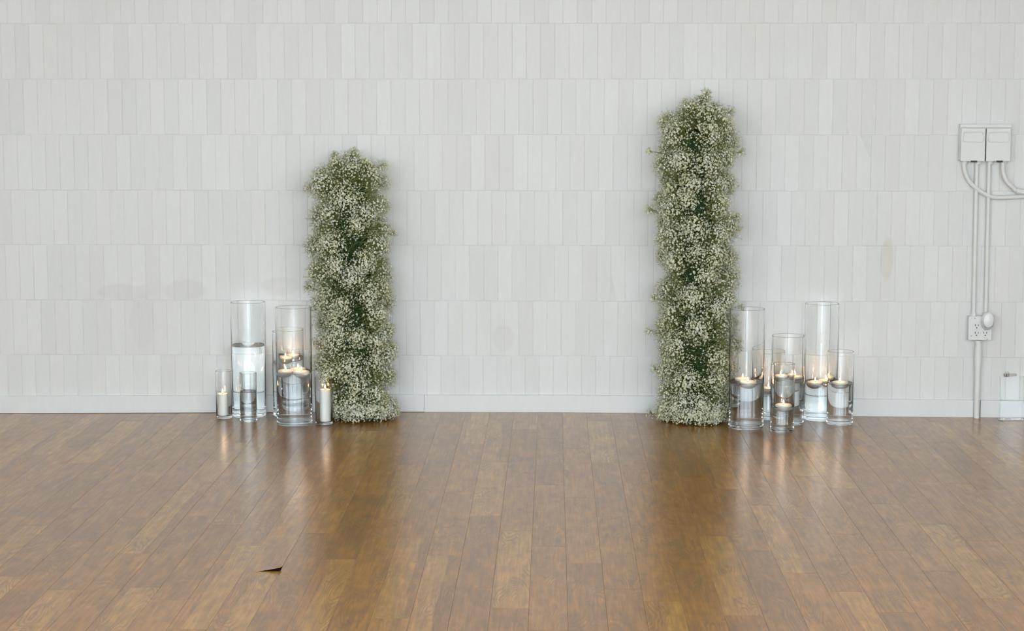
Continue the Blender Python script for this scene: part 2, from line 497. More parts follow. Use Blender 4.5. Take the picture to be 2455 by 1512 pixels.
tme = bpy.data.meshes.new('tile')
tme.from_pydata(tile_verts(TW - GAP, TH - GAP), [], TILE_F)
tme.materials.append(M_TILE)
tiles = []
for ri, (z0, z1, xs, pit) in enumerate(rows):
    i0 = math.ceil((RX0 - xs) / pit); i1 = math.floor((RX1 - xs) / pit)
    for i in range(i0, i1):
        xc = xs + (i + .5) * pit + random.gauss(0, .0004)
        zc = (z0 + z1) / 2 + random.gauss(0, .0006)
        tiles.append(dict(x=xc, z=zc, w=(pit - GAP) * random.uniform(.992, 1.0), h=z1 - z0 - GAP, y=random.gauss(0, .00035),
                          rx=random.gauss(0, .0022), rz=random.gauss(0, .007), ry=random.gauss(0, .0016)))
def shown(t):
    x0, y0 = project((t['x'] - t['w'] / 2, 0, t['z'] + t['h'] / 2)); x1, y1 = project((t['x'] + t['w'] / 2, 0, max(t['z'] - t['h'] / 2, .07)))
    x0, x1, y0, y1 = max(x0, 0), min(x1, PW), max(y0, 0), min(y1, PH)
    if x1 <= x0 or y1 <= y0: return 0
    xm, ym = (x0 + x1) / 2, (y0 + y1) / 2
    for (a, b, c, d) in ((735, 945, 360, 1010), (1560, 1775, 225, 1010), (515, 760, 720, 1010), (1745, 2050, 720, 1010), (2295, 2425, 295, 470)):
        if a < xm < b and c < ym < d: return 0
    return (x1 - x0) * (y1 - y0)
tiles.sort(key=lambda t: -shown(t))
for t in tiles[:300]:
    o = link('tile', tme, None, wall_back)
    o.location = (t['x'], t['y'], t['z'])
    o.rotation_euler = (t['rx'], t['ry'], t['rz'])
    o.scale = (t['w'] / (TW - GAP), 1, t['h'] / (TH - GAP))
vv, ff = [], []
for t in tiles[300:]:
    M = Matrix.Translation((t['x'], t['y'], t['z'])) @ Matrix.Rotation(t['rz'], 4, 'Z') @ Matrix.Rotation(t['ry'], 4, 'Y') @ Matrix.Rotation(t['rx'], 4, 'X')
    b = len(vv)
    vv += [tuple(M @ Vector(p)) for p in tile_verts(t['w'], t['h'])]
    ff += [tuple(b + i for i in f) for f in TILE_F]
me = bpy.data.meshes.new('tile_rest'); me.from_pydata(vv, [], ff)
tag(link('tile_field', me, M_TILE, wall_back), kind='stuff')

# ------------------------------------------------------------------ floor planks
PLW, PLL = 0.1015, 0.914
X0P = 0.0406
fl = empty('floor'); tag(fl, 'brown wood look plank floor with a soft sheen', 'floor', kind='structure')
xs_ = np.linspace(RX0 - .1, RX1 + .1, 40)
vv = [(x, y, sag(x) - .004) for y in (REAR_Y - .16, 0.1) for x in xs_]
ff = [(i, i + 1, i + 41, i + 40) for i in range(39)]
me = bpy.data.meshes.new('subfloor'); me.from_pydata(vv, [], ff)
link('subfloor', me, M_SUB, fl)
def plank_mesh(name, w, l, curl=False):
    a, b, c = w / 2 - .00015, l / 2 - .0002, .0004
    if curl:
        nx, ny = 6, 16
        P, UV, F = [], [], []
        for j in range(ny + 1):
            for i in range(nx + 1):
                x = -a + 2 * a * i / nx
                y = -b + 2 * b * (j / ny) ** 1.8
                d = max(0, 1 - math.hypot((a - x) / .085, (y + b) / .075))
                P.append((x, y, .0115 * d ** 1.6)); UV.append((x + w / 2, y + l / 2))
        for j in range(ny):
            for i in range(nx):
                q = j * (nx + 1) + i
                F.append((q, q + 1, q + nx + 2, q + nx + 1))
        n = len(P)
        P2 = [(x, y, z - .0012) for x, y, z in P]
        F2 = [tuple(n + k for k in f[::-1]) for f in F]
        per = [i for i in range(nx + 1)] + [j * (nx + 1) + nx for j in range(1, ny + 1)] + [ny * (nx + 1) + i for i in range(nx - 1, -1, -1)] + [j * (nx + 1) for j in range(ny - 1, 0, -1)]
        F3 = [(per[(k + 1) % len(per)], per[k], n + per[k], n + per[(k + 1) % len(per)]) for k in range(len(per))]
        P, UV, F = P + P2, UV + UV, F + F2 + F3
    else:
        P = [(-a, -b, -.0032), (a, -b, -.0032), (a, b, -.0032), (-a, b, -.0032), (-a, -b, -c), (a, -b, -c), (a, b, -c), (-a, b, -c),
             (-a + c, -b + c, 0), (a - c, -b + c, 0), (a - c, b - c, 0), (-a + c, b - c, 0)]
        UV = [(p[0] + w / 2, p[1] + l / 2) for p in P]
        F = [(8, 9, 10, 11), (4, 5, 9, 8), (5, 6, 10, 9), (6, 7, 11, 10), (7, 4, 8, 11), (0, 1, 5, 4), (1, 2, 6, 5), (2, 3, 7, 6), (3, 0, 4, 7)]
    me = bpy.data.meshes.new(name); me.from_pydata(P, [], F)
    ul = me.uv_layers.new(name='plank')
    for lp in me.loops: ul.data[lp.index].uv = UV[lp.vertex_index]
    me.materials.append(M_WOOD)
    return me
def crop_pts(ox, oy, sc, pts): return [(ox + x / sc, oy + y / sc) for x, y in pts]
JOINTS = crop_pts(0, 970, 2.79, [(1270, 572), (910, 990), (1370, 742), (1600, 945), (1750, 430), (1590, 258), (90, 603), (590, 380), (700, 427), (280, 805), (240, 415), (2240, 1040), (1860, 1390)]) \
    + crop_pts(820, 970, 2.79, [(800, 590), (965, 750), (1170, 850), (1390, 545), (1600, 630), (1810, 755), (2000, 815), (90, 475), (310, 775), (470, 415), (2190, 1450)]) \
    + crop_pts(1635, 970, 2.79, [(195, 245), (330, 562), (820, 470), (1345, 415), (1110, 550), (1600, 497), (560, 668), (1350, 650), (810, 757), (1660, 775), (480, 983), (1100, 853), (1380, 962), (800, 1135), (1140, 1257), (1430, 1388), (2060, 1272), (160, 1445)])
phase = {}
for (x, y) in JOINTS:
    P = on_floor(x, y, -.004)
    phase.setdefault(math.floor((P.x - X0P) / PLW), P.y % PLL)
CURL = on_floor(648, 1368, -.001)
CURLC = math.floor((CURL.x - X0P) / PLW)
phase[CURLC] = CURL.y % PLL
# pale sapwood planks seen in the photograph: a pixel inside each
PALE = [on_floor(x, y, -.004) for (x, y) in crop_pts(0, 970, 2.79, [(1080, 760), (1500, 1100), (2230, 1200), (800, 240), (130, 250), (1000, 1230), (1500, 1600)])
        + crop_pts(820, 970, 2.79, [(1030, 570), (660, 1250), (920, 170), (1780, 290), (2140, 1420), (110, 400), (270, 1300), (1150, 1000)])
        + crop_pts(1635, 970, 2.79, [(280, 400), (1840, 1000), (1200, 1360), (650, 1050), (950, 360), (1780, 820), (2150, 260), (300, 1330)])]
pale_ids = {}
planks = []
nlo, nhi = math.floor((RX0 - X0P) / PLW), math.ceil((RX1 - X0P) / PLW)
for c in range(nlo, nhi):
    ph = phase.get(c, random.uniform(0, PLL))
    xa = X0P + c * PLW
    y = 0.02
    yj = 0.0 - ((0.0 - ph) % PLL)                 # last joint before the wall
    segs = [(yj, 0.012)]
    while yj > REAR_Y - .16:
        segs.append((yj - PLL, yj)); yj -= PLL
    for (ya, yb) in segs:
        pl = sum(1 for P in PALE if xa <= P.x < xa + PLW and ya <= P.y < yb)
        corners = [project((xx, yy, 0)) for xx in (xa, xa + PLW) for yy in (ya, yb)]
        vis = any(0 <= q[0] <= PW and q[1] <= PH for q in corners) and yb > -3.55
        planks.append((c, xa, ya, yb, pl, vis))
pm = plank_mesh('plank', PLW, PLL)
rest_v, rest_f, rest_uv = [], [], []
for (c, xa, ya, yb, pl, vis) in planks:
    xc = xa + PLW / 2
    z = sag(xc); ang = -math.atan((sag(xa + PLW) - sag(xa)) / PLW)
    if vis:
        curl = c == CURLC and abs(ya - CURL.y) < .1
        full = abs((yb - ya) - PLL) < 1e-6
        me = plank_mesh('plank_curled', PLW, PLL, True) if curl else (pm if full else plank_mesh('plank_cut', PLW, yb - ya))
        o = link('plank', me, None, fl)
        o.location = (xc, (ya + yb) / 2, z)
        o.rotation_euler = (0, ang, 0)
        flip = random.random() < .5
        if flip and not curl: o.rotation_euler = (0, -ang, math.pi)
        o['pale'] = 1.0 if pl else (0.8 if random.random() < .05 else 0.0)
        if curl: o['label'] = 'plank with one lifted corner'
    else:
        w, l = PLW, yb - ya
        b = len(rest_v)
        a_, b_ = w / 2 - .0003, l / 2 - .0004
        for (sx, sy) in ((-1, -1), (1, -1), (1, 1), (-1, 1)):
            rest_v.append((xc + sx * a_, (ya + yb) / 2 + sy * b_, sag(xc + sx * a_))); rest_uv.append((w / 2 + sx * a_, l / 2 + sy * b_))
        rest_f.append((b, b + 1, b + 2, b + 3))
me = bpy.data.meshes.new('plank_field'); me.from_pydata(rest_v, [], rest_f)
ul = me.uv_layers.new(name='plank')
for lp in me.loops: ul.data[lp.index].uv = rest_uv[lp.vertex_index]
tag(link('plank_field', me, M_WOOD, fl), kind='stuff')

# ------------------------------------------------------------------ baseboard (three lengths, notched round the conduit)
PIPE = on_plane(2345.8, 940, -.03)
JX = on_plane(1017, 965).x
def board(name, x0, x1, label, th=.0135, lift=0.0):
    n = max(2, int((x1 - x0) / .12))
    bm = bmesh.new()
    prev = None
    for i in range(n + 1):
        x = x0 + (x1 - x0) * i / n
        g = sag(x)
        top = g + .0735 + lift
        ring = [bm.verts.new(p) for p in ((x, .0022, g + .0005), (x, -th, g + .0005 + lift), (x, -th, top - .003), (x, -th + .003, top), (x, .0022, top))]
        if prev:
            for a in range(5):
                b = (a + 1) % 5
                bm.faces.new((prev[a], prev[b], ring[b], ring[a]))
        else: bm.faces.new(ring)
        prev = ring
    bm.faces.new(prev[::-1])
    return tag(from_bm(name, bm, M_BASEB), label, 'baseboard', kind='structure')
board('baseboard_left', RX0, JX - .0006, 'white painted baseboard running to the left end of the wall', .0125, .001)
board('baseboard_center', JX + .0006, PIPE.x - .0155, 'white painted baseboard between its joint and the conduit pipe', .0135)
board('baseboard_right', PIPE.x + .0145, RX1, 'short white painted baseboard to the right of the conduit pipe', .0135)

# ------------------------------------------------------------------ electrical fittings on the wall
def W(px, py, Y=0.0): return on_plane(px, py, Y)
def rounded_rect_ring(cx, cz, w, h, r, n=6):
    pts = []
    for (sx, sz, a0) in ((1, 1, 0), (-1, 1, 90), (-1, -1, 180), (1, -1, 270)):
        for k in range(n + 1):
            a = math.radians(a0 + 90 * k / n)
            pts.append((cx + sx * (w / 2 - r) + r * math.cos(a), cz + sz * (h / 2 - r) + r * math.sin(a)))
    return pts
def cover_box(px0, px1, label, tilt):
    a, b = W(px0, 297, -.03), W(px1, 386.4, -.03)
    x0, x1, z1, z0 = a.x, b.x, a.z, b.z
    cx = (x0 + x1) / 2
    root = empty('switch_box', (cx, 0, z0)); tag(root, label, 'switch box', 'weatherproof switch boxes on the brick wall')
    h, hw = z1 - z0, (x1 - x0) / 2
    from_bm('back_box', bm_box(-hw, hw, -.030, .001, 0.003, h, .002), M_BOX, root)
    from_bm('hinge_lip', bm_box(-hw - .0008, hw + .0008, -.039, -.0302, h - .0155, h - .0005, .0018, seg=2), M_BOX, root)
    cv = from_bm('cover', bm_box(-hw + .002, hw - .002, -.046, -.0305, 0.0, h - .017, .003, seg=2), M_BOX, root)
    cv.rotation_euler = (0, tilt, 0)
    ring = rounded_rect_ring(0, h - .057 + .0035, .083, .040, .009)
    bm = bm_tube([(x, -.046, z) for x, z in ring + ring[:1]], .0028, 8, cap=False)
    from_bm('embossed_rim', bm, M_BOX, cv, True)
    for s in (-.45, .5):
        from_bm('gland', bm_lathe([(.0, -.012), (.0125, -.012), (.0125, .0032), (0, .0032)], 16, centre=(s * hw * 1.15, -.016, 0)), M_CONDUIT, root, False)
    from_bm('latch', bm_box(-.014 + hw * .12, .012 + hw * .12, -.0485, -.045, -.0035, .0035, .0008), M_DARKSLOT, root)
    return root
lb = cover_box(2302, 2360.3, 'white switch box with raised rim cover, left of the touching pair', .004)
cover_box(2363.2, 2421.5, 'white switch box with raised rim cover, right of the touching pair', -.004)
from_bm('gasket', bm_box(.0490, .0572, -.040, -.002, .0035, .132, .0005), M_DARKSLOT, lb)  # dark strip added between the boxes, stands in for the shaded gap
def wire(name, px, Y, r, label, cat, mat=M_CONDUIT, group=None, Ys=None):
    pts = [W(x, y, Y if Ys is None else Ys[i]) for i, (x, y) in enumerate(px)]
    root = empty(name, pts[0])
    tag(root, label, cat, group)
    q = [p - pts[0] for p in smooth_path(pts, 8)]
    from_bm('tube', bm_tube(q, r, 14), mat, root, True)
    return root, pts
wire('flexible_conduit', [(2311, 389), (2312.5, 406), (2320, 428), (2335.5, 447), (2358, 463), (2379, 472), (2404, 473.5), (2455, 470.5), (2520, 466), (2640, 462), (3420, 468)], -.016, .0095,
     'white flexible conduit curving from the left switch box far to the right', 'conduit', group='flexible conduits under the switch boxes')
c2, p2 = wire('flexible_conduit', [(2404.5, 389), (2405, 412), (2413, 434), (2428, 449), (2437, 457), (2450, 460), (2520, 459), (2640, 452), (3420, 456)], -.030, .0088,
     'white flexible conduit curving from the right switch box to a metal fitting', 'conduit', group='flexible conduits under the switch boxes')
f0 = W(2436, 457, -.03) - p2[0]; f1 = W(2456, 460.5, -.03) - p2[0]
from_bm('fitting', bm_tube([f0, f1], .0125, 14), M_CONDUIT, c2, False)
g0, g1 = W(2445, 461, -.036) - p2[0], W(2470, 465.5, -.036) - p2[0]
from_bm('bare_wire', bm_tube([g0, (g0 + g1) / 2 + Vector((0, -.003, .002)), g1], .003, 8), M_STEEL, c2, True)
BX0, BX1 = W(2322.4, 786, -.04), W(2376.4, 786, -.04)
BZ0, BZ1 = W(2350, 814.5, -.04).z, W(2350, 758.6, -.04).z
for (px0, px1, lab) in (((2342, 388), (2334, 757), 'thin straight conduit rising from the outlet box to the left switch box'),
                        ((2371.5, 388), (2363, 757), 'thin straight conduit rising behind the oval plug to the right switch box')):
    a, b = W(*px0, -.014), W(*px1, -.014)
    r = empty('conduit', (b.x, b.y, b.z)); tag(r, lab, 'conduit', 'thin conduits up to the switch boxes')
    from_bm('tube', bm_tube([(0, 0, -.002), (a.x - b.x, 0, a.z - b.z)], .0088, 14), M_CONDUIT, r, True)
    from_bm('connector', bm_lathe([(.0, -.001), (.0125, -.001), (.0125, .009), (.0105, .011), (.0105, .015), (0, .015)], 6), M_CONDUIT, r)
ob = empty('outlet_box', ((BX0.x + BX1.x) / 2, 0, BZ0)); tag(ob, 'white square outlet box with four sockets on the brick wall', 'outlet box')
bw, bh = (BX1.x - BX0.x) / 2, BZ1 - BZ0
from_bm('box', bm_box(-bw, bw, -.040, .001, 0, bh, .003, seg=2), M_BOX, ob)
from_bm('cover_plate', bm_box(-bw - .001, bw + .001, -.0435, -.0402, -.001, bh + .001, .0015, seg=2), M_BOX, ob)
def socket(px, py):
    p = W(px, py, -.044)
    s = from_bm('socket', bm_lathe([(0, 0), (.0165, 0), (.0172, -.0012), (.0172, -.004), (0, -.004)], 28), M_BOX, ob, False, (p.x - ob.location.x, -.0442, p.z - ob.location.z))
    s.rotation_euler = (math.radians(90), 0, 0)
    for (dx, dz, hw_, hh) in ((-.006, .004, .0012, .0042), (.006, .004, .0012, .0036)):
        from_bm('slot', bm_box(dx - hw_, dx + hw_, dz - hh, dz + hh, -.0004, .0004), M_DARKSLOT, s)
    from_bm('ground_hole', bm_lathe([(0, -.0005), (.0026, -.0005), (.0026, .0006), (0, .0006)], 12, centre=(0, -.007, 0)), M_DARKSLOT, s)
for q in ((2341.7, 781.5), (2341.5, 799.5), (2362, 799.5), (2362, 781.5)): socket(*q)
for q in ((2337, 762.5), (2329, 805), (2366.5, 813)):
    p = W(*q, -.044)
    s = from_bm('screw', bm_lathe([(0, 0), (.0026, 0), (.002, .0014), (0, .0016)], 12), M_STEEL, ob, False, (p.x - ob.location.x, -.0436, p.z - ob.location.z))
    s.rotation_euler = (math.radians(90), 0, 0)
# oval plug-in device
pc = W(2368.4, 766.5, -.06)
pl = empty('plug_in_device', (pc.x, -.0462, pc.z)); tag(pl, 'white oval plug in device covering the upper right socket', 'plug')
bm = bm_lathe([(0, .036), (.012, .0355), (.020, .031), (.0232, .024), (.0232, .0)], 40)
bmesh.ops.transform(bm, matrix=Matrix.Diagonal((1.0, 1.42, 1.0, 1.0)), verts=bm.verts)
bmesh.ops.holes_fill(bm, edges=[e for e in bm.edges if e.is_boundary])
s = from_bm('oval_shell', bm, M_PLASTIC, pl, True); s.rotation_euler = (math.radians(90), 0, 0)
ring = [(.0215 * math.sin(a), -.012, -.0105 - .0275 * math.cos(a)) for a in np.linspace(-1.75, 1.75, 18)]
from_bm('collar', bm_tube(ring, .0045, 8), M_GREYPL, pl, True)
# rigid conduit down to the floor
p0 = W(2346, 815.5, -.026)
gz = sag(p0.x)
pr = empty('conduit_pipe', (p0.x, -.026, gz)); tag(pr, 'thick white conduit pipe running from the outlet box down to the floor', 'conduit')
hp = p0.z - gz
from_bm('pipe', bm_lathe([(0, 0.0), (.0122, 0.0), (.0122, hp - .03), (0, hp - .03)], 24), M_CONDUIT, pr, False)
from_bm('pipe_sleeve', bm_lathe([(.0123, W(2346, 877, -.026).z - gz), (.0148, W(2346, 877, -.026).z - gz), (.0148, hp - .026), (.0123, hp - .026), (.0123, W(2346, 877, -.026).z - gz)], 24), M_CONDUIT, pr, False)
from_bm('connector', bm_lathe([(0, hp - .027), (.0128, hp - .027), (.0128, hp - .006), (.0165, hp - .005), (.0165, hp), (0, hp)], 24), M_BOX, pr, False)

# ------------------------------------------------------------------ clear panel with a clip, leaning on the wall at the right
q0, q1 = W(2396, 992, -.055), W(2453, 992, -.055)
gx = sag(q0.x)
zt = W(2420, 898, -.02).z
ac = empty('clear_panel_holder', ((q0.x + q1.x) / 2, -.062, gx)); tag(ac, 'clear acrylic panel holder standing against the baseboard by the conduit', 'panel')
aw = (q1.x - q0.x) / 2
lean = math.atan(.010 / (zt - gx))
for nm, y, inset in (('front_panel', 0.0, 0), ('rear_panel', .012, .004)):
    o = from_bm(nm, bm_box(-aw + inset, aw - inset, y - .0015, y + .0015, .004, zt - gx, .0006), M_ACRYL, ac)
    o.rotation_euler = (-lean, 0, 0)
for s in (-1, 1):
    o = from_bm('side_edge', bm_box(s * aw - .002, s * aw + .002, -.003, .016, .004, zt - gx - .002, .0008), M_ACRYL, ac)
    o.rotation_euler = (-lean, 0, 0)
from_bm('foot', bm_box(-aw - .006, aw + .006, -.012, .02, 0.0, .005, .001), M_ACRYL, ac)
for dx in (-.035, 0.0, .042):
    from_bm('stud', bm_lathe([(0, 0), (.004, 0), (.004, .006), (0, .008)], 10, centre=(dx, -.014, 0)), M_PLASTIC, ac)
cp = W(2421, 897.5, -.03)
cl = empty('clip', (cp.x, -.036, cp.z)); tag(cl, 'small dark metal clip holding the top of the clear panel', 'clip')
from_bm('jaw', bm_box(-.026, .026, -.007, .005, -.0045, .0045, .0015, seg=2), M_STEEL, cl)
for dx in (-.021, -.011):
    bm = bm_tube(smooth_path([(dx - .003, -.004, -.008), (dx - .004, -.009, .004), (dx, -.008, .014), (dx + .004, -.009, .004), (dx + .003, -.004, -.008)], 5), .0014, 8)
    from_bm('wire_handle', bm, M_STEEL, cl, True)

# ------------------------------------------------------------------ glass cylinders, water, candles
def make_flame(parent, z, s=0.72):
    prof = [(0, 0), (.0026, .0015), (.0040, .0055), (.0038, .0095), (.0024, .0150), (.0010, .0195), (0, .0225)]
    o = from_bm('flame', bm_lathe([(r * s, q * s) for r, q in prof], 14), M_FLAME, parent, True, (0, 0, z))
    return o
def make_vase(name, px0, px1, ytop, ybase, yw, label, group='clear glass cylinder vases'):
    xm = (px0 + px1) / 2
    g = sag(on_floor(xm, ybase).x)
    F = on_floor(xm, ybase, g)
    depth = (F - CAM).dot(FWD) + .06
    R = (px1 - px0) * depth / FPX / 2
    yc = F.y + R
    yc = min(yc, -.0165 - R)                         # clear of the baseboard
    c = on_plane(xm, ybase, F.y)
    loc = Vector((on_plane(xm, (ytop + ybase) / 2, yc).x, yc, g + .0002))
    H = on_plane(xm, ytop, yc + R).z - g
    th = .0022 if R < .05 else .0027
    base = .010 if R < .05 else .015
    v = empty(name, loc); tag(v, label, 'vase', group)
    Ri = R - th
    prof = [(0, .0015), (R * .86, .0015), (R * .93, 0), (R - .002, .0008), (R, .004), (R, H - .0012), (R - th * .3, H), (Ri + th * .3, H), (Ri, H - .0012),
            (Ri, base + .006), (Ri - .002, base + .002), (Ri - .007, base), (0, base - .001)]
    from_bm('glass_body', bm_lathe(prof, 72), M_GLASS, v, True)
    wz = None
    if yw:
        wz = on_plane(xm, yw, yc).z - g
        rw = Ri + .0006                              # wets the glass
        wp = [(0, base - .0016), (Ri - .0072, base - .0006), (Ri - .0022, base + .0014), (rw, base + .0056), (rw, wz + .0016), (Ri - .0016, wz + .0002), (Ri - .004, wz), (0, wz)]
        from_bm('water', bm_lathe(wp, 72), M_WATER, v, True)
    return v, R, Ri, wz, base
FLOAT_PROF = [(0, -.0215), (.013, -.0205), (.024, -.015), (.0315, -.006), (.0340, .0), (.0338, .0035), (.0315, .0058), (.026, .0052), (.012, .0040), (0, .0036)]
def floating_candle(vase, wz, dx, dy, label, s=1.0):
    L = vase.location
    c = empty('floating_candle', (L.x + dx, L.y + dy, L.z + wz + .0008)); tag(c, label, 'candle', 'lit floating candles')
    from_bm('wax_body', bm_lathe([(r * s, z) for r, z in FLOAT_PROF], 40), M_WAX, c, True)
    from_bm('wick', bm_tube([(0, 0, .003), (.0004, 0, .008), (.0014, 0, .0115)], .0009, 7), M_WICK, c)
    make_flame(c, .0085)
    return c
def pillar_candle(vase, base, px0, px1, ytop, label):
    L = vase.location
    a, b = on_plane(px0, ytop, L.y), on_plane(px1, ytop, L.y)
    R = (b.x - a.x) / 2
    H = a.z - (L.z + base)
    xc = (a.x + b.x) / 2
    c = empty('pillar_candle', (xc, L.y, L.z + base + .0003)); tag(c, label, 'candle', 'lit pillar candles')
    from_bm('wax_body', bm_lathe([(0, 0), (R - .002, 0), (R, .002), (R, H - .0025), (R - .002, H), (R * .75, H - .001), (R * .4, H - .003), (0, H - .0035)], 40), M_WAX, c, True)
    from_bm('wick', bm_tube([(0, 0, H - .005), (.0005, 0, H + .003), (.0015, 0, H + .007)], .0009, 7), M_WICK, c)
    make_flame(c, H + .0035)
    return c
# group beside the shorter column
A, R, Ri, wz, base = make_vase('glass_vase', 517.5, 556, 885.5, 1004.7, None, 'smallest glass cylinder with a pillar candle, farthest from the flower columns')
pillar_candle(A, base, 520.5, 547, 943.5, 'white pillar candle in the outermost little cylinder, beside the water filled vases')
B, R, Ri, wz, base = make_vase('glass_vase', 555, 636.5, 719, 1001, 828, 'tall wide glass cylinder filled highest with water, no candle, against the wall')
C_, R, Ri, wz, base = make_vase('glass_vase', 575, 615.5, 890, 1012.5, 938.5, 'small narrow glass cylinder of water without a candle, in front of a tall one')
D, R, Ri, wz, base = make_vase('glass_vase', 662, 747.5, 731, 1022.7, 892, 'largest glass cylinder with three floating candles near the shorter column')
floating_candle(D, wz, -.034, -.010, 'leftmost of the three floating candles in the largest vase', .98)
floating_candle(D, wz, .012, .037, 'rearmost of the three floating candles in the largest vase', .98)
floating_candle(D, wz, .033, -.026, 'rightmost of the three floating candles in the largest vase, nearest the column', .98)
E_, R, Ri, wz, base = make_vase('glass_vase', 654, 730.5, 788.5, 1001.5, 868, 'medium glass cylinder hidden behind the largest vase by the shorter column')
floating_candle(E_, wz, -.012, -.026, 'front floating candle in the cylinder half hidden behind the largest vase', .95)
floating_candle(E_, wz, .014, .030, 'rear floating candle in the cylinder half hidden behind the largest vase', .95)
F_, R, Ri, wz, base = make_vase('glass_vase', 755.5, 797, 900, 1019.5, None, 'small glass cylinder with a tall pillar candle touching the shorter flower column')
pillar_candle(F_, base, 766, 793, 933, 'tall white pillar candle in the little cylinder against the shorter column')
# group beside the taller column
G, R, Ri, wz, base = make_vase('glass_vase', 1748, 1832, 735, 1031, 916, 'tall wide glass cylinder standing against the taller flower column')
floating_candle(G, wz, .002, -.034, 'front floating candle in the wide cylinder against the taller column', 1.0)
floating_candle(G, wz, -.012, .034, 'rear floating candle in the wide cylinder against the taller column', 1.0)
H_, R, Ri, wz, base = make_vase('glass_vase', 1804, 1881, 838, 1008, 934, 'medium glass cylinder half hidden behind two front vases near the wall')
floating_candle(H_, wz, .0, .0, 'lone floating candle in the half hidden cylinder near the wall', 1.0)
I_, R, Ri, wz, base = make_vase('glass_vase', 1849.5, 1928.5, 799, 1020.8, 907, 'medium tall glass cylinder directly behind the shortest front vase')
floating_candle(I_, wz, -.032, -.006, 'floating candle left in the cylinder behind the shortest vase', .93)
floating_candle(I_, wz, .030, .008, 'floating candle right in the cylinder behind the shortest vase', .93)
J, R, Ri, wz, base = make_vase('glass_vase', 1847.5, 1904.5, 867, 1039, 974, 'shortest narrow glass cylinder standing frontmost among the vases')
floating_candle(J, wz, .004, -.003, 'low floating candle in the frontmost shortest cylinder', 1.0)
K, R, Ri, wz, base = make_vase('glass_vase', 1928.5, 2009, 722.5, 1010.5, 918, 'tallest glass cylinder against the wall, next to the outermost narrow vase')
floating_candle(K, wz, -.026, -.020, 'front floating candle in the tallest cylinder against the wall', .95)
floating_candle(K, wz, .024, .024, 'rear floating candle in the tallest cylinder against the wall', .95)
L_, R, Ri, wz, base = make_vase('glass_vase', 1983, 2046, 837.5, 1020.5, 919, 'narrow glass cylinder with one candle at the conduit end of the vases')
floating_candle(L_, wz, -.002, -.006, 'floating candle in the narrow cylinder at the conduit end of the vases', 1.0)

